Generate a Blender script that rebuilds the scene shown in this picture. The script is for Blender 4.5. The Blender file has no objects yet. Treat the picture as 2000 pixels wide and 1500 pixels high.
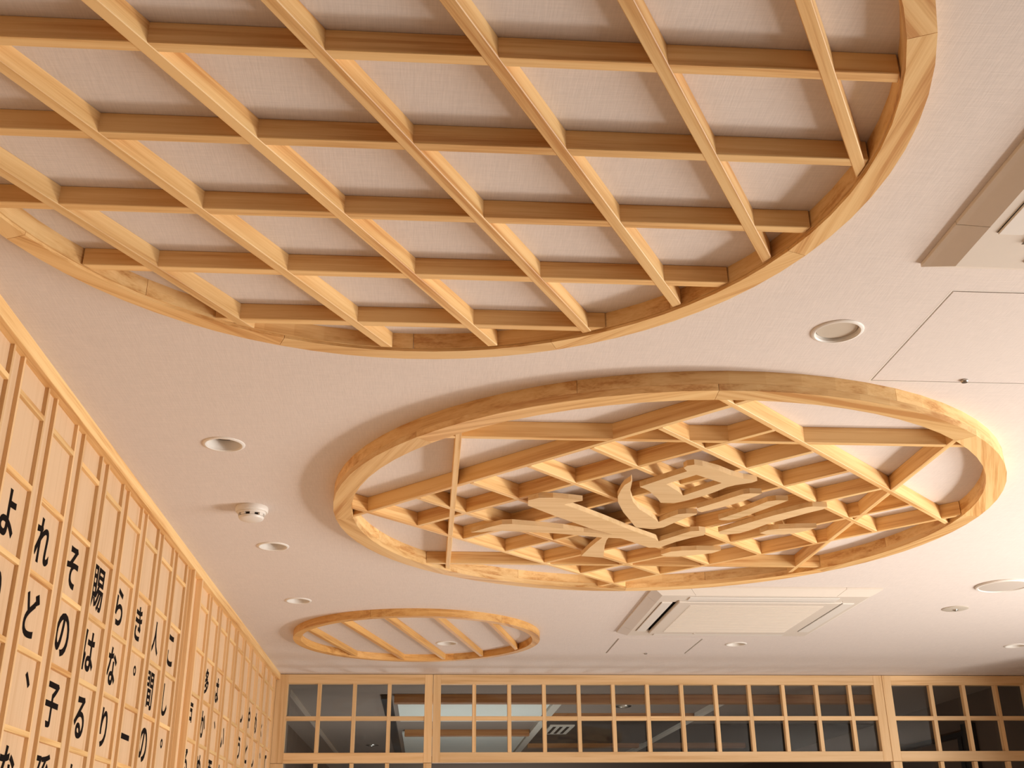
import bpy, bmesh, math, random
from mathutils import Vector, Matrix
from mathutils.geometry import tessellate_polygon

C = bpy.context.scene.collection
S = bpy.context.scene
random.seed(7)
R = math.radians
CEIL = 2.60          # underside of the ceiling above the floor
EYE = 1.55           # camera height

# ------------------------------------------------------------------ camera
cam = bpy.data.cameras.new('camera')
cam.sensor_fit = 'HORIZONTAL'; cam.sensor_width = 36.0
cam.lens = 2157.4 / 2000 * 36.0
cam.clip_start = 0.02; cam.clip_end = 100
co = bpy.data.objects.new('camera', cam); C.objects.link(co)
right = Vector((0.99737, -0.07367, -0.00915)); up = Vector((-0.0209, -0.39906, 0.91669))
right.normalize(); up = (up - right * up.dot(right)).normalized(); fwd = up.cross(right)
m = Matrix((right, up, -fwd)).transposed().to_4x4(); m.translation = (0, 0, EYE)
co.matrix_world = m
S.camera = co

# ------------------------------------------------------------------ light
w = bpy.data.worlds.new('world'); S.world = w; w.use_nodes = True
w.node_tree.nodes['Background'].inputs[0].default_value = (1.0, 0.98, 0.97, 1)
w.node_tree.nodes['Background'].inputs[1].default_value = 0.12

def area(name, loc, target, size, power, color, shape='DISK', size_y=None, spread=180):
    l = bpy.data.lights.new(name, 'AREA'); l.shape = shape; l.size = size
    if size_y: l.size_y = size_y
    l.energy = power; l.color = color; l.spread = R(spread)
    o = bpy.data.objects.new(name, l); C.objects.link(o); o.location = loc
    o.rotation_euler = (Vector(target) - Vector(loc)).to_track_quat('-Z', 'Y').to_euler()
    return o
area('low_right_light', (4.6, 3.4, 0.10), (0.3, 3.3, 2.6), 0.70, 98, (1.0, 0.975, 0.935), spread=150)  # low lamp placed from the shadow directions; its actual source is unseen
area('side_fill_light', (4.6, 2.25, 1.05), (0.4, 3.1, 2.2), 2.0, 148, (1.0, 0.985, 0.955), 'RECTANGLE', 1.4)  # unseen fill lamp added to brighten the right-facing bars
area('floor_bounce', (0.9, 4.4, 0.05), (0.9, 4.4, 2.6), 3.6, 10, (1.0, 0.985, 0.97))
area('far_fill_light', (0.3, 8.6, 0.7), (0.3, 8.6, 2.6), 0.7, 24, (0.92, 0.97, 1.0))  # unseen lamp added to brighten the left part of the far ceiling
area('far_fill_light_deep', (0.6, 14.0, 0.6), (0.6, 14.0, 2.6), 0.8, 16, (1.0, 0.97, 0.92))  # second added lamp, lifts the deep end of the far ceiling

S.view_settings.view_transform = 'Standard'; S.view_settings.look = 'None'
S.view_settings.gamma = 1.0; S.view_settings.use_curve_mapping = False
S.view_settings.exposure = 0.0

# ------------------------------------------------------------------ materials
def lin(r, g, b):
    f = lambda c: (c / 255 / 12.92) if c / 255 <= 0.04045 else ((c / 255 + 0.055) / 1.055) ** 2.4
    return (f(r), f(g), f(b), 1)

def base_mat(name, rough=0.5):
    mt = bpy.data.materials.new(name); mt.use_nodes = True
    nt = mt.node_tree; b = nt.nodes['Principled BSDF']
    b.inputs['Roughness'].default_value = rough
    return mt, nt, b

def wood(name, light, mid, dark, rough=0.5, scale=1.0):
    mt, nt, b = base_mat(name, rough)
    n = nt.nodes; L = nt.links
    tc = n.new('ShaderNodeTexCoord'); oi = n.new('ShaderNodeObjectInfo')
    off = n.new('ShaderNodeVectorMath'); off.operation = 'SCALE'
    off.inputs[0].default_value = (31.7, 17.3, 23.1); L.new(oi.outputs['Random'], off.inputs['Scale'])
    add = n.new('ShaderNodeVectorMath'); L.new(tc.outputs['Object'], add.inputs[0]); L.new(off.outputs[0], add.inputs[1])
    def noise(sc, detail, dist=0.0):
        mp = n.new('ShaderNodeMapping'); mp.inputs['Scale'].default_value = [s * scale for s in sc]
        L.new(add.outputs[0], mp.inputs['Vector'])
        t = n.new('ShaderNodeTexNoise'); t.inputs['Scale'].default_value = 1.0
        t.inputs['Detail'].default_value = detail; t.inputs['Distortion'].default_value = dist
        L.new(mp.outputs[0], t.inputs['Vector']); return t
    broad = noise((1.3, 40, 40), 2.5, 0.5)       # growth bands along the grain
    fine = noise((9, 330, 330), 3.0)             # fine fibres
    mix = n.new('ShaderNodeMath'); mix.operation = 'MULTIPLY_ADD'
    L.new(fine.outputs['Fac'], mix.inputs[0]); mix.inputs[1].default_value = 0.35
    L.new(broad.outputs['Fac'], mix.inputs[2])
    ramp = n.new('ShaderNodeValToRGB'); e = ramp.color_ramp.elements
    e[0].position = 0.48; e[0].color = dark; e[1].position = 0.80; e[1].color = light
    k = ramp.color_ramp.elements.new(0.63); k.color = mid
    L.new(mix.outputs[0], ramp.inputs[0])
    hsv = n.new('ShaderNodeHueSaturation'); L.new(ramp.outputs[0], hsv.inputs['Color'])
    mr = n.new('ShaderNodeMapRange'); mr.inputs['To Min'].default_value = 0.90; mr.inputs['To Max'].default_value = 1.08
    L.new(oi.outputs['Random'], mr.inputs['Value']); L.new(mr.outputs[0], hsv.inputs['Value'])
    L.new(hsv.outputs[0], b.inputs['Base Color'])
    bp = n.new('ShaderNodeBump'); bp.inputs['Strength'].default_value = 0.06; bp.inputs['Distance'].default_value = 0.002
    L.new(fine.outputs['Fac'], bp.inputs['Height']); L.new(bp.outputs[0], b.inputs['Normal'])
    return mt

def plain(name, col, rough=0.5, spec=0.5, var=0.0, sc=60.0, metal=0.0):
    mt, nt, b = base_mat(name, rough)
    n = nt.nodes; L = nt.links
    t = n.new('ShaderNodeTexNoise'); t.inputs['Scale'].default_value = sc; t.inputs['Detail'].default_value = 3
    tc = n.new('ShaderNodeTexCoord'); L.new(tc.outputs['Object'], t.inputs['Vector'])
    mx = n.new('ShaderNodeMix'); mx.data_type = 'RGBA'
    mx.inputs[6].default_value = [c * (1 - var) for c in col[:3]] + [1]; mx.inputs[7].default_value = [min(1, c * (1 + var)) for c in col[:3]] + [1]
    L.new(t.outputs['Fac'], mx.inputs[0]); L.new(mx.outputs[2], b.inputs['Base Color'])
    b.inputs['Specular IOR Level'].default_value = spec; b.inputs['Metallic'].default_value = metal
    return mt

def linen(name, col):
    """woven wall cloth: faint threads in both directions"""
    mt, nt, b = base_mat(name, 0.85)
    n = nt.nodes; L = nt.links
    tc = n.new('ShaderNodeTexCoord')
    outs = []
    for sc in ((420, 26, 1), (26, 420, 1)):
        mp = n.new('ShaderNodeMapping'); mp.inputs['Scale'].default_value = sc
        L.new(tc.outputs['Object'], mp.inputs['Vector'])
        t = n.new('ShaderNodeTexNoise'); t.inputs['Scale'].default_value = 1; t.inputs['Detail'].default_value = 2
        L.new(mp.outputs[0], t.inputs['Vector']); outs.append(t.outputs['Fac'])
    ad = n.new('ShaderNodeMath'); ad.operation = 'ADD'; L.new(outs[0], ad.inputs[0]); L.new(outs[1], ad.inputs[1])
    mr = n.new('ShaderNodeMapRange'); mr.inputs['From Min'].default_value = 0.6; mr.inputs['From Max'].default_value = 1.4
    L.new(ad.outputs[0], mr.inputs['Value'])
    mx = n.new('ShaderNodeMix'); mx.data_type = 'RGBA'
    mx.inputs[6].default_value = [c * 0.93 for c in col[:3]] + [1]; mx.inputs[7].default_value = [min(1, c * 1.06) for c in col[:3]] + [1]
    L.new(mr.outputs[0], mx.inputs[0]); L.new(mx.outputs[2], b.inputs['Base Color'])
    bp = n.new('ShaderNodeBump'); bp.inputs['Strength'].default_value = 0.12; bp.inputs['Distance'].default_value = 0.0015
    L.new(ad.outputs[0], bp.inputs['Height']); L.new(bp.outputs[0], b.inputs['Normal'])
    b.inputs['Specular IOR Level'].default_value = 0.2
    return mt

def glass(name):
    mt = bpy.data.materials.new(name); mt.use_nodes = True
    nt = mt.node_tree; nt.nodes.clear(); n = nt.nodes
    o = n.new('ShaderNodeOutputMaterial'); mx = n.new('ShaderNodeMixShader'); t = n.new('ShaderNodeBsdfTransparent'); g = n.new('ShaderNodeBsdfGlossy')
    t.inputs['Color'].default_value = (0.93, 0.95, 0.94, 1); g.inputs['Roughness'].default_value = 0.03
    mx.inputs[0].default_value = 0.02; nt.links.new(t.outputs[0], mx.inputs[1]); nt.links.new(g.outputs[0], mx.inputs[2])
    nt.links.new(mx.outputs[0], o.inputs[0])
    return mt

M = {
    'ceiling': linen('ceiling_cloth', lin(226, 214, 205)),
    'wood': wood('pine_wood', lin(242, 202, 141), lin(230, 184, 121), lin(204, 147, 84)),
    'carved': wood('carved_board_wood', lin(234, 200, 150), lin(230, 194, 143), lin(220, 182, 128), 0.6),
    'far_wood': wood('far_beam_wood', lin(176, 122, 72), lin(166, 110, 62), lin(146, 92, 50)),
    'amber': wood('amber_pine_wood', lin(228, 178, 108), lin(216, 162, 92), lin(190, 132, 68)),
    'frame': wood('frame_wood', lin(232, 194, 144), lin(226, 186, 134), lin(212, 168, 114)),
    'board': wood('panel_veneer', lin(232, 196, 156), lin(228, 191, 150), lin(220, 181, 138), 0.6),
    'ink': plain('black_ink', lin(20, 12, 9), 0.8, 0.1),
    'white': plain('white_plastic', lin(232, 224, 214), 0.45, 0.5, 0.02),
    'acwhite': plain('air_conditioner_plastic', lin(222, 210, 196), 0.5, 0.4, 0.02),
    'grey': plain('grey_plastic', lin(196, 184, 168), 0.55, 0.4, 0.03),
    'dark': plain('dark_recess', lin(40, 32, 28), 0.7, 0.2, 0.1),
    'diffuser': plain('frosted_diffuser', lin(200, 186, 168), 0.6, 0.3, 0.02),
    'mesh': plain('speaker_cloth', lin(196, 184, 172), 0.8, 0.2, 0.08, 900),
    'chrome': plain('brushed_metal', lin(190, 185, 178), 0.3, 0.5, 0.03, 80, 1.0),
    'floor': wood('floor_boards', lin(176, 154, 130), lin(164, 140, 116), lin(146, 122, 98), 0.5, 0.4),
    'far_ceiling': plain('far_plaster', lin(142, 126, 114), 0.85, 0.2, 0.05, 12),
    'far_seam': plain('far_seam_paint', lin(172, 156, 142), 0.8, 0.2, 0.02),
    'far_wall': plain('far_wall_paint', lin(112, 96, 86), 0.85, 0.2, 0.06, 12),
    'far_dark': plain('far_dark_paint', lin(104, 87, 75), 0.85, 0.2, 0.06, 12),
    'black': plain('black_steel', lin(22, 20, 20), 0.5, 0.4),
    'tile_lit': plain('lit_ceiling_sheet', lin(226, 226, 216), 0.6, 0.3, 0.03, 8),  # pale colour stands in for bright patches of light on the far ceiling
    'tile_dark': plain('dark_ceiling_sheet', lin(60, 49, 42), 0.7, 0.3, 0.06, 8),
    'rail': plain('pale_metal_rail', lin(206, 196, 182), 0.5, 0.4, 0.02),
    'glass': glass('clear_glass'),
}

# ------------------------------------------------------------------ helpers
def mesh_obj(name, bm, mat, parent=None, loc=(0, 0, 0), rotz=0.0, smooth=False):
    me = bpy.data.meshes.new(name); bmesh.ops.recalc_face_normals(bm, faces=bm.faces)
    bm.to_mesh(me); bm.free(); me.materials.append(M[mat])
    if smooth:
        for p in me.polygons: p.use_smooth = True
    return link(name, me, parent, loc, rotz)

def link(name, me, parent=None, loc=(0, 0, 0), rotz=0.0):
    o = bpy.data.objects.new(name, me); C.objects.link(o)
    o.location = loc; o.rotation_euler = (0, 0, rotz)
    if parent is not None: o.parent = parent
    return o

def thing(name, label, cat, loc=(0, 0, 0), rotz=0.0, group=None):
    o = bpy.data.objects.new(name, None); C.objects.link(o); o.empty_display_size = 0.1
    o.location = loc; o.rotation_euler = (0, 0, rotz)
    o['label'] = label; o['category'] = cat
    if group: o['group'] = group
    return o

def tag(o, label, cat, group=None):
    o['label'] = label; o['category'] = cat
    if group: o['group'] = group
    return o

def struct(o):
    o['kind'] = 'structure'; return o

def add_box(bm, x0, x1, y0, y1, z0, z1):
    v = [bm.verts.new(p) for p in ((x0, y0, z0), (x1, y0, z0), (x1, y1, z0), (x0, y1, z0), (x0, y0, z1), (x1, y0, z1), (x1, y1, z1), (x0, y1, z1))]
    for f in ((0, 3, 2, 1), (4, 5, 6, 7), (0, 1, 5, 4), (1, 2, 6, 5), (2, 3, 7, 6), (3, 0, 4, 7)):
        bm.faces.new([v[i] for i in f])

def box(name, x0, x1, y0, y1, z0, z1, mat, parent=None, bevel=0.0, long_axis=None):
    """a box with its own origin at its centre; long_axis turns the grain ('y' or 'z')"""
    c = Vector(((x0 + x1) / 2, (y0 + y1) / 2, (z0 + z1) / 2)); h = Vector(((x1 - x0) / 2, (y1 - y0) / 2, (z1 - z0) / 2))
    rot = Matrix.Identity(3)
    if long_axis == 'y': rot = Matrix.Rotation(R(90), 3, 'Z'); h = Vector((h.y, h.x, h.z))
    if long_axis == 'z': rot = Matrix.Rotation(R(90), 3, 'Y'); h = Vector((h.z, h.y, h.x))
    bm = bmesh.new(); add_box(bm, -h.x, h.x, -h.y, h.y, -h.z, h.z)
    if bevel: bmesh.ops.bevel(bm, geom=list(bm.edges), offset=bevel, segments=1, affect='EDGES')
    o = mesh_obj(name, bm, mat, parent, c)
    o.rotation_euler = rot.to_euler()
    return o

def prism(name, pts, z0, z1, mat, parent=None, loc=(0, 0, 0), rotz=0.0, hole=None, bevel=0.0):
    bm = bmesh.new()
    loops = [pts] + ([hole] if hole else [])
    tri = tessellate_polygon([[Vector((p[0], p[1], 0)) for p in lp] for lp in loops])
    flat = [p for lp in loops for p in lp]
    lo = [bm.verts.new((p[0], p[1], z0)) for p in flat]; hi = [bm.verts.new((p[0], p[1], z1)) for p in flat]
    for t in tri:
        try:
            bm.faces.new([lo[i] for i in t]); bm.faces.new([hi[i] for i in reversed(t)])
        except ValueError: pass
    k = 0
    for lp in loops:
        n = len(lp)
        for i in range(n):
            a, b = k + i, k + (i + 1) % n
            bm.faces.new((lo[a], lo[b], hi[b], hi[a]))
        k += n
    return mesh_obj(name, bm, mat, parent, loc, rotz)

def quad_prism(name, pts, z0, z1, mat, parent, loc=(0, 0, 0), rotz=0.0, bevel=0.0012):
    bm = bmesh.new()
    lo = [bm.verts.new((p[0], p[1], z0)) for p in pts]; hi = [bm.verts.new((p[0], p[1], z1)) for p in pts]
    n = len(pts)
    bm.faces.new(list(reversed(lo))); bm.faces.new(hi)
    for i in range(n): bm.faces.new((lo[i], lo[(i + 1) % n], hi[(i + 1) % n], hi[i]))
    if bevel: bmesh.ops.bevel(bm, geom=list(bm.edges), offset=bevel, segments=1, affect='EDGES')
    return mesh_obj(name, bm, mat, parent, loc, rotz)

def lathe(name, prof, mat, parent=None, loc=(0, 0, 0), seg=40, smooth=True):
    """profile of (radius, z) turned about z"""
    bm = bmesh.new(); rings = []
    for r, z in prof:
        if r < 1e-6: rings.append([bm.verts.new((0, 0, z))])
        else: rings.append([bm.verts.new((r * math.cos(2 * math.pi * i / seg), r * math.sin(2 * math.pi * i / seg), z)) for i in range(seg)])
    for a, b in zip(rings, rings[1:]):
        for i in range(seg):
            j = (i + 1) % seg
            if len(a) == 1: bm.faces.new((a[0], b[j], b[i]))
            elif len(b) == 1: bm.faces.new((a[i], a[j], b[0]))
            else: bm.faces.new((a[i], a[j], b[j], b[i]))
    o = mesh_obj(name, bm, mat, parent, loc)
    if smooth:
        for p in o.data.polygons: p.use_smooth = True
        o.data.set_sharp_from_angle(angle=R(35))
    return o

def ring_segment(name, ri, ro, z0, z1, a0, a1, mat, parent, steps=10):
    """one curved board of a hoop, its own origin at its middle so that the grain runs along it"""
    am = (a0 + a1) / 2; rm = (ri + ro) / 2
    T = Matrix.Rotation(-(am + math.pi / 2), 3, 'Z'); o0 = Vector((rm * math.cos(am), rm * math.sin(am), 0))
    bm = bmesh.new(); prev = None
    for i in range(steps + 1):
        a = a0 + (a1 - a0) * i / steps; c, s = math.cos(a), math.sin(a)
        vs = [bm.verts.new(T @ (Vector((r * c, r * s, z)) - o0)) for r, z in ((ri, z0), (ro, z0), (ro, z1), (ri, z1))]
        if prev:
            for k in range(4): bm.faces.new((prev[k], prev[(k + 1) % 4], vs[(k + 1) % 4], vs[k]))
        else: bm.faces.new(vs)
        prev = vs
    bm.faces.new(list(reversed(prev)))
    return mesh_obj(name, bm, mat, parent, o0, am + math.pi / 2)

def hoop(parent, layers, mat):
    """layers: (inner radius, outer radius, z0, z1, first seam in degrees, number of boards)"""
    for ri, ro, z0, z1, first, n in layers:
        g = 0.0005 / ro
        for k in range(n):
            a0 = R(first + 360 / n * k); a1 = R(first + 360 / n * (k + 1))
            ring_segment('ring_segment', ri, ro, z0, z1, a0 + g, a1 - g, mat, parent, steps=max(6, 72 // n))

def clipped_bar(name, ang, off, width, z0, z1, rclip, mat, parent, half=None):
    """straight bar at distance off from the centre, ends cut to the circle rclip (or square at +-half)"""
    def ext(o): return half if half is not None else math.sqrt(max(1e-6, rclip * rclip - o * o))
    a, b = off - width / 2, off + width / 2
    ea, eb = ext(a), ext(b)
    pts = [(-ea, -width / 2), (ea, -width / 2), (eb, width / 2), (-eb, width / 2)]
    nx, ny = -math.sin(ang), math.cos(ang)
    return quad_prism(name, pts, z0, z1, mat, parent, (nx * off, ny * off, 0), ang)

# ------------------------------------------------------------------ room shell
DOWN = [  # x, y, kind of the ceiling downlights
    (0.867, 2.081, 'disc', 'round frosted white downlight on open ceiling beside the larger access hatch'),
    (-0.560, 2.848, 'can', 'nearest white recessed downlight along the lettered wall, with dark inner lip'),
    (-0.556, 3.888, 'can', 'white recessed downlight along the lettered wall, just beyond the smoke detector'),
    (-0.557, 4.768, 'can', 'white recessed downlight along the lettered wall, beside the small round ornament'),
    (0.098, 5.740, 'can', 'small white downlight set inside the ring of the small round ornament'),
    (1.607, 5.733, 'can', 'small white downlight in open ceiling beyond the far air conditioner'),
    (3.124, 5.745, 'can', 'small white downlight in the dim far right corner of the ceiling'),
]
HOLE = 0.047
HATCH = [(1.033, 1.490, 1.884, 2.340), (0.957, 1.405, 5.594, 6.030)]

bm = bmesh.new()
def loop(pts):
    vs = [bm.verts.new((p[0], p[1], CEIL)) for p in pts]
    return [bm.edges.new((vs[i], vs[(i + 1) % len(vs)])) for i in range(len(vs))]
edges = loop([(-0.95, -1.6), (5.2, -1.6), (5.2, 6.78), (-0.95, 6.78)])
for x, y, kd, lb in DOWN:
    edges += loop([(x + HOLE * math.cos(2 * math.pi * i / 36), y + HOLE * math.sin(2 * math.pi * i / 36)) for i in range(36)])
for x0, x1, y0, y1 in HATCH: edges += loop([(x0, y0), (x1, y0), (x1, y1), (x0, y1)])
bmesh.ops.triangle_fill(bm, use_beauty=True, edges=edges)
for f in bm.faces:
    if f.normal.z > 0: f.normal_flip()
me = bpy.data.meshes.new('ceiling'); bm.to_mesh(me); bm.free(); me.materials.append(M['ceiling'])
struct(link('ceiling', me))
struct(box('light_stop_slab', -0.95, 5.2, -1.6, 6.78, CEIL + 0.30, CEIL + 0.36, 'far_dark'))  # unseen, added to keep world light from leaking through the ceiling gaps
struct(box('floor', -2.2, 5.2, -1.6, 19.0, -0.05, 0.0, 'floor', long_axis='y'))
struct(box('wall_left', -0.97, -0.898, 0.9, 6.80, 0.0, CEIL + 0.02, 'board', long_axis='z'))
struct(box('shade_wall_right', 3.722, 3.82, 5.35, 6.80, 0.0, CEIL, 'far_wall'))  # unseen wall stub added to shade the far right ceiling corner
struct(box('trim_1', -0.898, -0.861, 1.2, 6.735, CEIL - 0.037, CEIL, 'wood', long_axis='y', bevel=0.001))

# ------------------------------------------------------------------ lettered screens on the left wall
XP, XF, XS = -0.886, -0.877, -0.862        # board face, bar front, stile front
ZT, ZB = CEIL - 0.037, 1.35
SLAT = [EYE + z for z in (0.937, 0.770, 0.605, 0.440, 0.275, 0.110, -0.055)]
ROWZ = [EYE + z for z in (0.690, 0.524, 0.358, 0.192)]

_bar = _slat = None
def lattice_screen(label, y0, y1, pairs, stiles, slat_spans):
    t = thing('lettered_screen', label, 'wall screen', (XP, y0, 0))
    box('backing_board', -0.012, 0.0, 0.0, y1 - y0, ZB, ZT, 'board', t, long_axis='z')
    box('bottom_rail', 0.0, 0.02, 0.0, y1 - y0, ZB - 0.04, ZB, 'frame', t, long_axis='y')
    bar = None
    for y in pairs:
        for dy in (0.0, 0.0645):
            if bar is None:
                bar = box('lattice_bar', 0.0, 0.009, y + dy - y0, y + dy - y0 + 0.010, ZB, ZT, 'frame', t, long_axis='z')
            else:
                o = bar.copy(); C.objects.link(o); o.parent = t; o.location.y = y + dy - y0 + 0.005
    for y in stiles:
        box('stile', 0.0, 0.024, y - y0, y - y0 + 0.014, ZB, ZT, 'frame', t, long_axis='z', bevel=0.0008)
    first = {}
    for a, b in slat_spans:
        key = round(b - a, 3)
        for z in SLAT:
            if key not in first:
                first[key] = box('slat', 0.0, 0.009, a - y0, b - y0, z - 0.006, z + 0.006, 'wood', t, long_axis='y')
            else:
                o = first[key].copy(); C.objects.link(o); o.parent = t; o.location = (0.0045, (a + b) / 2 - y0, z)
    return t

P1 = 0.2330
near_pairs = [2.162 + P1 * k for k in range(-1, 9)]
near_spans = [(a + 0.0745, a + P1) for a in near_pairs[:-1]]
s1 = lattice_screen('near pale wooden lattice screen with large black handwritten characters on the left wall', 1.88, 4.115,
                    near_pairs, [4.095], near_spans)
P2 = 0.2355
far_pairs = [4.490 + P2 * k for k in range(10)]
far_spans = [(4.270, 4.490)] + [(a + 0.0745, a + P2) for a in far_pairs[:-1]]
s2 = lattice_screen('far pale wooden lattice screen with black characters, running into the back corner', 4.115, 6.735,
                    far_pairs, [4.245], far_spans)

# writing: every character is flat black lettering on its board
_dg = None
def glyph(ch, y, z, size, parent, y0, bold=0.0030, fit=None, squash=1.0):
    cu = bpy.data.curves.new('character', 'FONT'); cu.body = ch; cu.size = size
    cu.bevel_depth = bold; cu.bevel_resolution = 0; cu.extrude = 0.0004; cu.align_x = 'CENTER'; cu.resolution_u = 4
    tmp = bpy.data.objects.new('tmp', cu); C.objects.link(tmp)
    dg = bpy.context.evaluated_depsgraph_get()
    me = bpy.data.meshes.new_from_object(tmp.evaluated_get(dg))
    bpy.data.objects.remove(tmp); bpy.data.curves.remove(cu)
    if not len(me.vertices): return
    xs = [v.co.x for v in me.vertices]; ys = [v.co.y for v in me.vertices]
    cx, cy = (min(xs) + max(xs)) / 2, (min(ys) + max(ys)) / 2
    k = 1.0 if fit is None else fit / (max(ys) - min(ys))
    for v in me.vertices:
        a, b, d = (v.co.x - cx) * k * squash, (v.co.y - cy) * k, v.co.z * 0.12
        v.co = (d, a, b)
    me.materials.clear(); me.materials.append(M['ink'])
    return link('character', me, parent, (0.0006, y - y0, z))

TXT1 = [('より', 0), ('れど、な', 1), ('その子孫', 2), ('賜はるも', 3), ('らなり', 4), ('き。一', 5), ('人間の', 6), ('こし。', 7)]
for s, k in TXT1:
    yc = 2.162 + P1 * k + (0.0745 + P1) / 2
    for r, ch in enumerate(s):
        if ch == '\u3000': continue
        y, z, fit = yc - 0.006, ROWZ[r], None
        if ch == '、': glyph(ch, yc + 0.038, z + 0.030, 0.125, s1, 1.88, 0.0025, 0.034); continue
        if ch == '。': glyph(ch, yc + 0.016, z + 0.028, 0.125, s1, 1.88, 0.0022, 0.031); continue
        fit = {'一': None}.get(ch, 0.104 if ch not in '賜間孫' else 0.116)
        glyph(ch, y, z, 0.125, s1, 1.88, 0.0020 if ch in '賜間孫' else 0.0028, fit, 0.90)
TXT2 = [('\u3000戸る', 0), ('多かめ', 1), ('は、西', 2), ('\u3000いを', 3), ('しう', 5), ('やと', 6), ('めし', 7), ('く、', 8), ('\u3000て', 9)]
for s, k in TXT2:
    yc = (4.270 + 4.490) / 2 if k == 0 else far_pairs[k - 1] + (0.0745 + P2) / 2
    for r, ch in enumerate(s):
        if ch == '\u3000': continue
        z = ROWZ[r]
        if ch == '、': glyph(ch, yc + 0.026, z + 0.028, 0.125, s2, 4.115, 0.0025, 0.032); continue
        if ch == 'く' and k == 8: glyph(ch, yc - 0.01, z - 0.01, 0.125, s2, 4.115, 0.003, 0.070); continue
        glyph(ch, yc - 0.004, z, 0.125, s2, 4.115, 0.0034, 0.090 if ch == 'い' else 0.104, 0.90)

# ------------------------------------------------------------------ the glazed lattice across the back
YB = 6.74
ZH = EYE + 1.047
def window(name, x0, x1, z0, z1, stile_l, stile_r, rail_t, rail_b, mulls, cross, pane=True, depth=0.045, mat='frame'):
    t = struct(bpy.data.objects.new(name, None)); C.objects.link(t); t.location = (x0, YB, z0)
    X = lambda x: x - x0
    Z = lambda z: z - z0
    if stile_l: box('stile', X(x0), X(x0 + stile_l), 0, depth, 0, z1 - z0, mat, t, 0.001, 'z')
    if stile_r: box('stile', X(x1 - stile_r), X(x1), 0, depth, 0, z1 - z0, mat, t, 0.001, 'z')
    xa, xb = x0 + stile_l, x1 - stile_r
    if rail_t: box('rail', X(xa), X(xb), 0.001, depth - 0.001, Z(z1 - rail_t), Z(z1), mat, t, 0.001)
    if rail_b: box('rail', X(xa), X(xb), 0.001, depth - 0.001, 0, rail_b, mat, t, 0.001)
    za, zb = z0 + rail_b, z1 - rail_t
    for m_ in mulls:
        box('mullion', X(m_ - 0.0112), X(m_ + 0.0112), 0.002, depth - 0.008, Z(za), Z(zb), mat, t, 0.0008, 'z')
    for c_ in cross:
        edge = [xa] + [v for m_ in mulls for v in (m_ - 0.0112, m_ + 0.0112)] + [xb]
        for a, b in zip(edge[0::2], edge[1::2]):
            box('cross_bar', X(a), X(b), 0.003, depth - 0.010, Z(c_ - 0.012), Z(c_ + 0.012), mat, t, 0.0008)
    if pane:
        box('pane', X(xa), X(xb), depth - 0.006, depth - 0.003, Z(za), Z(zb), 'glass', t)
    return t
zc = EYE + 0.7955
window('window_1', -0.884, 0.036, EYE + 0.548, ZH, 0.071, 0.047, 0.054, 0.056, [-0.629, -0.423, -0.219], [zc])
window('window_2', 0.0385, 2.778, EYE + 0.548, ZH, 0.046, 0.055, 0.056, 0.057, [0.282 + 0.2081 * k for k in range(12)], [zc])
window('window_3', 2.7805, 3.720, EYE + 0.548, ZH, 0.053, 0.05, 0.056, 0.057, [3.081 + 0.2066 * k for k in range(3)], [zc])
window('window_4', -0.884, 0.036, 0.0, EYE + 0.546, 0.071, 0.047, 0.0, 0.10, [-0.629, -0.423, -0.219], [EYE + 0.36])
window('window_5', 2.7805, 3.720, 0.0, EYE + 0.546, 0.053, 0.05, 0.0, 0.10, [3.081 + 0.2066 * k for k in range(3)], [EYE + 0.36])

# ------------------------------------------------------------------ big round ornament (three-way lattice)
big = thing('ceiling_ornament', 'largest round wooden ceiling ornament, a diagonal lattice in a hoop, nearest the viewer', 'ceiling ornament', (-0.044, 1.419, CEIL))
hoop(big, [(0.7245, 0.7655, -0.034, 0.0, 0.0, 8), (0.7275, 0.7663, -0.0405, -0.0343, -23.5, 8)], 'wood')
for k in range(-3, 4):
    clipped_bar('lattice_bar', 0.0, 0.2042 * k, 0.020, -0.0350, 0.0, 0.7215, 'wood', big)
for k in range(-3, 4):
    clipped_bar('lattice_bar', R(60), 0.2042 * k, 0.020, -0.0360, 0.0, 0.7215, 'wood', big)

# ------------------------------------------------------------------ middle ornament: star lattice with a carved character
mid = thing('ceiling_ornament', 'middle round wooden ornament with star lattice and one large carved character', 'ceiling ornament', (0.7183, 3.3128, CEIL))
hoop(mid, [(0.9610, 1.0145, -0.0330, 0.0, -112.0, 8), (0.9600, 1.0150, -0.0505, -0.0333, -93.4, 8)], 'wood')
WB = 0.0165
for ang, off, dz in ((0, -0.6630, -0.0440), (0, 0.6300, -0.0440), (90, 0.6510, -0.0448), (90, -0.6430, -0.0444)):
    clipped_bar('star_bar', R(ang), off, WB, dz, 0.0, 0.9590, 'wood', mid)
for fam, dz in ((135, -0.0446), (45, -0.0452)):
    for k in range(-3, 4):
        if abs(k) == 3: clipped_bar('star_bar', R(fam), 0.2150 * k, WB, dz, 0.0, 0.9590, 'wood', mid)
        else: clipped_bar('lattice_bar', R(fam), 0.2150 * k, WB, dz, 0.0, None, 'wood', mid, half=0.645 - WB / 2 + 0.0002)

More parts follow.
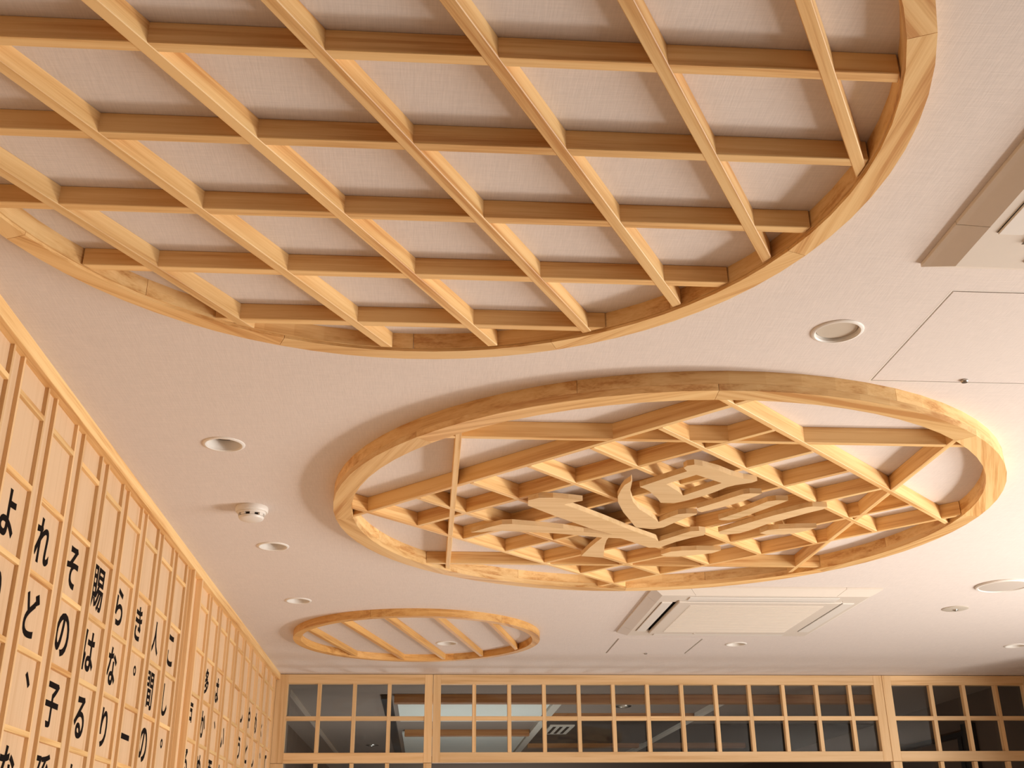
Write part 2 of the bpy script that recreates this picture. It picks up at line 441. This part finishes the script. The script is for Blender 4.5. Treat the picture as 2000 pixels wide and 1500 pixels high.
LET = {"long":[[-0.431,-0.193],[-0.402,-0.219],[-0.36,-0.223],[-0.313,-0.213],[-0.269,-0.198],[-0.294,-0.179],[-0.319,-0.157],[-0.269,-0.108],[-0.176,-0.009],[-0.055,0.125],[0.028,0.207],[0.045,0.238],[0.089,0.168],[0.125,0.114],[0.152,0.107],[0.175,0.115],[0.18,0.158],[0.145,0.19],[0.104,0.242],[0.085,0.275],[0.063,0.315],[0.027,0.319],[-0.021,0.27],[-0.089,0.206],[-0.13,0.201],[-0.132,0.226],[-0.128,0.297],[-0.12,0.363],[-0.109,0.459],[-0.135,0.453],[-0.19,0.438],[-0.175,0.325],[-0.161,0.247],[-0.151,0.2],[-0.236,0.175],[-0.319,0.154],[-0.42,0.143],[-0.488,0.131],[-0.52,0.138],[-0.553,0.152],[-0.587,0.156],[-0.523,0.086],[-0.492,0.059],[-0.46,0.054],[-0.377,0.074],[-0.292,0.099],[-0.221,0.138],[-0.123,0.162],[-0.207,0.093],[-0.341,-0.046],[-0.427,-0.142]],
"crescent":[[-0.158,-0.399],[-0.153,-0.382],[-0.144,-0.298],[-0.134,-0.251],[-0.117,-0.192],[-0.086,-0.121],[-0.05,-0.069],[-0.01,-0.005],[0.0,0.012],[0.025,-0.042],[0.044,-0.073],[0.068,-0.083],[0.102,-0.084],[0.101,-0.07],[0.078,-0.036],[0.051,0.021],[0.027,0.074],[-0.001,0.093],[-0.056,0.08],[-0.068,0.061],[-0.086,0.015],[-0.129,-0.087],[-0.161,-0.185],[-0.171,-0.239],[-0.172,-0.302],[-0.169,-0.349],[-0.158,-0.381]],
"box":[[-0.123,-0.335],[-0.073,-0.403],[-0.017,-0.476],[-0.032,-0.503],[-0.027,-0.522],[-0.009,-0.532],[0.016,-0.522],[0.07,-0.487],[0.114,-0.448],[0.156,-0.421],[0.2,-0.405],[0.189,-0.387],[0.148,-0.363],[0.129,-0.344],[0.106,-0.3],[0.082,-0.261],[0.039,-0.211],[0.008,-0.185],[-0.033,-0.187],[-0.051,-0.23],[-0.085,-0.292],[-0.104,-0.317]],
"boxhole":[[-0.052,-0.363],[0.016,-0.448],[0.038,-0.431],[0.104,-0.38],[0.019,-0.26],[-0.001,-0.295]],
"s5":[[0.089,-0.137],[0.14,-0.205],[0.166,-0.246],[0.193,-0.283],[0.21,-0.291],[0.246,-0.29],[0.234,-0.262],[0.215,-0.222],[0.187,-0.18],[0.15,-0.137],[0.112,-0.098],[0.099,-0.108]],
"s6":[[0.183,-0.024],[0.217,-0.081],[0.253,-0.146],[0.285,-0.215],[0.307,-0.228],[0.344,-0.228],[0.332,-0.202],[0.304,-0.149],[0.27,-0.083],[0.246,-0.04],[0.217,-0.014],[0.195,-0.016]],
"s7":[[0.217,0.114],[0.281,0.021],[0.344,-0.072],[0.422,-0.164],[0.437,-0.171],[0.483,-0.169],[0.48,-0.146],[0.442,-0.102],[0.392,-0.033],[0.353,0.018],[0.318,0.09],[0.291,0.129],[0.255,0.146],[0.228,0.14]],
"s8":[[0.358,0.126],[0.373,0.089],[0.406,0.073],[0.458,0.062],[0.525,0.055],[0.504,0.089],[0.481,0.115],[0.444,0.138],[0.389,0.143]],
"s9":[[0.087,0.409],[0.113,0.367],[0.146,0.352],[0.198,0.343],[0.283,0.343],[0.261,0.382],[0.22,0.404],[0.154,0.434],[0.109,0.436]]}
for k, pts in LET.items():
    if k == 'boxhole': continue
    prism('character_stroke', pts, -0.0610, -0.0453, 'carved', mid, hole=LET['boxhole'] if k == 'box' else None)

# ------------------------------------------------------------------ small ornament
small = thing('ceiling_ornament', 'smallest round wooden ceiling ornament with five parallel slats, by the back corner', 'ceiling ornament', (-0.0505, 5.512, CEIL))
hoop(small, [(0.5660, 0.6027, -0.0340, 0.0, 10.0, 6)], 'amber')
for k in range(-2, 3):
    clipped_bar('slat', R(75.5), -0.2165 * k + 0.002, 0.020, -0.0300, 0.0, 0.5640, 'amber', small)

# ------------------------------------------------------------------ ceiling fittings
for x, y, kd, lb in DOWN:
    t = thing('downlight', lb, 'downlight', (x, y, CEIL), group=None)
    lathe('trim_ring', [(0.0462, 0.0), (0.0462, -0.0012), (0.049, -0.0040), (0.0535, -0.0036), (0.0562, -0.0015), (0.0565, 0.0)], 'white', t)
    if kd == 'disc':
        lathe('housing', [(0.0464, 0.0), (0.0450, 0.012), (0.044, 0.02), (0.0, 0.02)], 'white', t)
        lathe('diffuser', [(0.0, 0.0045), (0.043, 0.0045), (0.0450, 0.007), (0.0, 0.008)], 'diffuser', t)
    else:
        lathe('housing', [(0.0464, 0.0), (0.0440, 0.016), (0.0425, 0.022), (0.0420, 0.040), (0.0, 0.040)], 'white', t)
        lathe('baffle', [(0.0415, 0.026), (0.0345, 0.027), (0.0345, 0.030), (0.0415, 0.030)], 'dark', t)
        lathe('lamp', [(0.0, 0.022), (0.028, 0.0225), (0.0325, 0.025), (0.0330, 0.035), (0.0, 0.035)], 'diffuser', t)

t = thing('smoke_detector', 'white dome smoke detector with dark slots, hanging from the ceiling near the lettered wall', 'smoke detector', (-0.5655, 3.425, CEIL))
lathe('base', [(0.0, 0.0), (0.0500, 0.0), (0.0510, -0.004), (0.0510, -0.014), (0.0490, -0.0170), (0.0, -0.0170)], 'white', t)
lathe('body', [(0.0, -0.0170), (0.0440, -0.0170), (0.0440, -0.0215), (0.0420, -0.0240), (0.0, -0.0240)], 'white', t)
lathe('sensor_cap', [(0.0, -0.0315), (0.0375, -0.0315), (0.0400, -0.0330), (0.0370, -0.0390), (0.0280, -0.0430), (0.0, -0.0440)], 'white', t)
lathe('slot_core', [(0.0, -0.0240), (0.0340, -0.0240), (0.0340, -0.0316), (0.0, -0.0316)], 'dark', t)
bmw = bmesh.new(); add_box(bmw, 0.0335, 0.0405, -0.0075, 0.0075, -0.0318, -0.0238)
me0 = bpy.data.meshes.new('rib'); bmesh.ops.recalc_face_normals(bmw, faces=bmw.faces); bmw.to_mesh(me0); bmw.free(); me0.materials.append(M['white'])
for k in range(8): link('rib', me0, t, (0, 0, 0), R(45 * k + 12))

t = thing('ceiling_speaker', 'large round white ceiling speaker with grey grille at the right edge', 'speaker', (2.379, 4.380, CEIL))
lathe('rim', [(0.108, 0.0), (0.109, -0.004), (0.106, -0.0085), (0.099, -0.0090), (0.096, -0.0060), (0.096, 0.0)], 'white', t, seg=56)
lathe('grille', [(0.0, -0.0085), (0.060, -0.0078), (0.096, -0.0055), (0.096, -0.003), (0.0, -0.003)], 'mesh', t, seg=56)

t = thing('sprinkler', 'small flat grey sprinkler plate with a dark centre, below the ceiling speaker', 'sprinkler', (2.383, 4.838, CEIL))
lathe('cover_plate', [(0.0, 0.0), (0.058, 0.0), (0.058, -0.0025), (0.050, -0.005), (0.020, -0.006), (0.0, -0.006)], 'grey', t)
lathe('sprinkler_head', [(0.0, -0.006), (0.012, -0.006), (0.011, -0.009), (0.006, -0.010), (0.005, -0.012), (0.0, -0.012)], 'chrome', t, seg=20)

for (x0, x1, y0, y1), lb in zip(HATCH, ('square white ceiling access hatch beside the middle ornament, cut off by the right edge', 'far white ceiling access hatch with dark side gaps, near the back lattice')):
    t = thing('access_hatch', lb, 'access hatch', (x0, y0, CEIL))
    W_, D_ = x1 - x0, y1 - y0
    g, fr = 0.0032, 0.0040
    for a in ((0, W_, 0, fr), (0, W_, D_ - fr, D_), (0, fr, fr, D_ - fr), (W_ - fr, W_, fr, D_ - fr)):
        box('hatch_frame', a[0], a[1], a[2], a[3], -0.0002, 0.022, 'white', t)
    gx = g if y0 < 4 else 0.009
    box('hatch_panel', fr + gx, W_ - fr - gx, fr + g, D_ - fr - g, -0.0004, 0.010, 'ceiling', t)
    lathe('latch', [(0.0, -0.006), (0.007, -0.006), (0.009, -0.0035), (0.009, 0.0), (0.0, 0.0)], 'chrome', t, (W_ * 0.5, D_ - 0.018, 0), 20)
    box('hatch_backing', 0.0, W_, 0.0, D_, 0.022, 0.030, 'dark', t)

def air_conditioner(label, x0, y0, W_=0.965, D_=0.950):
    t = thing('air_conditioner', label, 'air conditioner', (x0, y0, CEIL), group='square ceiling air conditioners')
    b, h = 0.044, 0.030
    # bevelled frame: four mitred side covers
    cs = [((0, 0), (W_, 0), (W_ - b, b), (b, b)), ((W_, 0), (W_, D_), (W_ - b, D_ - b), (W_ - b, b)),
          ((W_, D_), (0, D_), (b, D_ - b), (W_ - b, D_ - b)), ((0, D_), (0, 0), (b, b), (b, D_ - b))]
    lerp = lambda p, q, u: (p[0] + (q[0] - p[0]) * u, p[1] + (q[1] - p[1]) * u)
    for q0, q1, q2, q3 in cs:
        for u0, u1 in ((0.0, 0.159), (0.161, 0.839), (0.841, 1.0)):      # corner cap, middle cover, corner cap
            p0, p1, p2, p3 = lerp(q0, q1, u0), lerp(q0, q1, u1), lerp(q3, q2, u1), lerp(q3, q2, u0)
            m0, m1 = lerp(p0, p3, 0.22), lerp(p1, p2, 0.22)
            bm = bmesh.new()
            rows = [[bm.verts.new((p[0], p[1], z)) for p, z in ((A, -0.0005), (A, -0.008), (B, -0.0125), (E_, -h), (E_, -0.0005))]
                    for A, B, E_ in ((p0, m0, p3), (p1, m1, p2))]
            for i in range(5): bm.faces.new((rows[0][i], rows[0][(i + 1) % 5], rows[1][(i + 1) % 5], rows[1][i]))
            bm.faces.new(rows[0]); bm.faces.new(list(reversed(rows[1])))
            mesh_obj('corner_cap' if u1 < 0.2 or u0 > 0.8 else 'side_cover', bm, 'acwhite', t)
    # face plate between the side covers with a slot on each side
    s0, s1, e = 0.064, 0.128, 0.165      # slot band and its ends
    for a in ((b, s0, b, D_ - b), (W_ - s0, W_ - b, b, D_ - b), (s0, W_ - s0, b, s0), (s0, W_ - s0, D_ - s0, D_ - b)):
        box('face_plate', a[0], a[1], a[2], a[3], -h, -h + 0.012, 'acwhite', t)
    for a in ((s0, s1, s0, e), (s0, s1, D_ - e, D_ - s0), (W_ - s1, W_ - s0, s0, e), (W_ - s1, W_ - s0, D_ - e, D_ - s0),
              (s1, e, s0, s1), (W_ - e, W_ - s1, s0, s1), (s1, e, D_ - s1, D_ - s0), (W_ - e, W_ - s1, D_ - s1, D_ - s0)):
        box('corner_plate', a[0], a[1], a[2], a[3], -h, -h + 0.012, 'acwhite', t)
    box('duct_lining', b, W_ - b, b, D_ - b, -0.010, -0.004, 'dark', t)
    for x_, y_, w_, d_ in ((s0 + 0.002, e, 0.046, D_ - 2 * e), (W_ - s0 - 0.053, e, 0.051, D_ - 2 * e)):
        f = box('louvre', x_, x_ + w_, y_, y_ + d_, -h - 0.004, -h + 0.001, 'white', t, 0.0012)
    for x_, y_, w_, d_ in ((e, s0 + 0.002, W_ - 2 * e, 0.055), (e, D_ - s0 - 0.058, W_ - 2 * e, 0.056)):
        f = box('louvre', x_, x_ + w_, y_, y_ + d_, -h - 0.004, -h + 0.001, 'white', t, 0.0012)
    # centre intake grille
    gr = box('intake_grille', s1 + 0.004, W_ - s1 - 0.004, s1 + 0.004, D_ - s1 - 0.004, -h - 0.009, -h + 0.006, 'acwhite', t, 0.003)
    iw, idp = W_ / 2 - s1 - 0.065, D_ / 2 - s1 - 0.065
    n = 34
    bmg = bmesh.new(); add_box(bmg, -iw, iw, -0.0026, 0.0026, -0.0105, -0.0070)
    mg = bpy.data.meshes.new('grille_slat'); bmesh.ops.recalc_face_normals(bmg, faces=bmg.faces); bmg.to_mesh(mg); bmg.free(); mg.materials.append(M['acwhite'])
    for k in range(n): link('grille_slat', mg, gr, (0, -idp + 2 * idp * k / (n - 1), 0))
    lathe('latch', [(0.0, -h - 0.0115), (0.006, -h - 0.0115), (0.007, -h - 0.008), (0.0, -h - 0.008)], 'grey', t, (W_ * 0.36, D_ - s1 - 0.02, 0), 12)
    return t
air_conditioner('cream square ceiling air conditioner between the middle ornament and back lattice', 0.922, 4.445, 0.970, 0.955)
air_conditioner('cream ceiling air conditioner cut off by the upper right edge', 0.926, 0.829, 0.970, 0.955)

# ------------------------------------------------------------------ dim room behind the lattice
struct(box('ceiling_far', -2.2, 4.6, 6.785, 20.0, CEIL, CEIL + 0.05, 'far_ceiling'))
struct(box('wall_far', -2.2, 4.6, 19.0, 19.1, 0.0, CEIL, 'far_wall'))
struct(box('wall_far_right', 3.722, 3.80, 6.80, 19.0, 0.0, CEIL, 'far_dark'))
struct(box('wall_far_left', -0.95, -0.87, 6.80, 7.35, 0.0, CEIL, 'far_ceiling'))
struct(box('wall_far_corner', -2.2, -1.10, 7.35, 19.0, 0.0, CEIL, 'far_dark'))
t = thing('door_frame', 'black steel door frame on the dark right wall behind the lattice', 'door frame', (3.722, 7.55, 0))
box('post', -0.06, 0.0, 0.0, 0.10, 0.0, EYE + 0.86, 'black', t)
box('post', -0.04, 0.0, 0.16, 0.22, 0.0, EYE + 0.785, 'black', t)
box('post', -0.06, 0.0, 1.30, 1.38, 0.0, EYE + 0.80, 'black', t)
box('lintel', -0.05, 0.0, 0.10, 1.30, EYE + 0.785, EYE + 0.815, 'black', t)

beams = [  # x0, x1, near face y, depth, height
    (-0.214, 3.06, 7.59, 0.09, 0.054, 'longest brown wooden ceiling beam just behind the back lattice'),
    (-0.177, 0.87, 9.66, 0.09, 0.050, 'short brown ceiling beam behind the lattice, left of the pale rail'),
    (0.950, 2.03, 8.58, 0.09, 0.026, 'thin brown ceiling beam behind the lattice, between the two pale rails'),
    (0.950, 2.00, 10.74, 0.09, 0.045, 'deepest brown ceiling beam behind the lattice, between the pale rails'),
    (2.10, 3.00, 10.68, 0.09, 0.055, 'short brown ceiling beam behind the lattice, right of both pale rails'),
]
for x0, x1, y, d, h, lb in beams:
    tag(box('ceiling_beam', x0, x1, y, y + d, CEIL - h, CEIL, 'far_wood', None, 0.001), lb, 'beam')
rails = [(-0.30, -0.235, 7.60, 11.8, 'black', 'black ceiling rail behind the left glazed lattice'),
         (-0.885, -0.868, 7.36, 12.2, 'far_seam', 'faint narrow ceiling strip in the dim room behind the left glazed lattice'),
         (0.875, 0.935, 7.70, 12.2, 'rail', 'pale metal ceiling rail seen slanting behind the middle of the lattice'),
         (2.035, 2.085, 7.70, 12.2, 'rail', 'pale metal ceiling rail seen slanting behind the right half of the lattice')]
for x0, x1, y0, y1, mt, lb in rails:
    tag(box('ceiling_rail', x0, x1, y0, y1, CEIL - 0.03, CEIL, mt), lb, 'rail')
sheets = [(-0.20, 0.87, 7.95, 9.0, 'tile_lit', 'ceiling sheet coloured pale as if lit, behind the left part of the middle lattice'),
          (-0.20, 0.87, 9.80, 12.0, 'tile_lit', 'ceiling sheet coloured pale as if lit, beyond the short beam, left of the pale rail'),
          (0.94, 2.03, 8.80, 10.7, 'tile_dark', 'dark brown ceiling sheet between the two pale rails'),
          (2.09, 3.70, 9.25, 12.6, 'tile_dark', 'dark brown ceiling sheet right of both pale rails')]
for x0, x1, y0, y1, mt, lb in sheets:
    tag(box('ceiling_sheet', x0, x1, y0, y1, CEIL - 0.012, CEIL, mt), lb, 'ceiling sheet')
t = thing('air_vent', 'small pale square air vent with dark slots behind the lattice', 'air vent', (1.0, 9.22, CEIL - 0.012))
box('vent_plate', 0.0, 0.20, 0.0, 0.62, -0.010, 0.0, 'rail', t)
for k in range(3): box('vent_slot', 0.03 + 0.055 * k, 0.055 + 0.055 * k, 0.06, 0.56, -0.0115, -0.010, 'dark', t)
for x, y, lb in ((-0.50, 10.95, 'pale downlight in the dim ceiling behind the left lattice'), (1.42, 8.18, 'bright-rimmed downlight behind the middle of the lattice'), (1.40, 10.62, 'dark downlight behind the lattice, near the deepest beam')):
    t = thing('far_downlight', lb, 'downlight', (x, y, CEIL))
    lathe('trim_ring', [(0.040, -0.0005), (0.042, -0.006), (0.058, -0.006), (0.060, -0.0005)], 'chrome', t, seg=24)
    lathe('lamp', [(0.0, -0.002), (0.041, -0.002), (0.041, -0.0005), (0.0, -0.0005)], 'diffuser', t, seg=24)
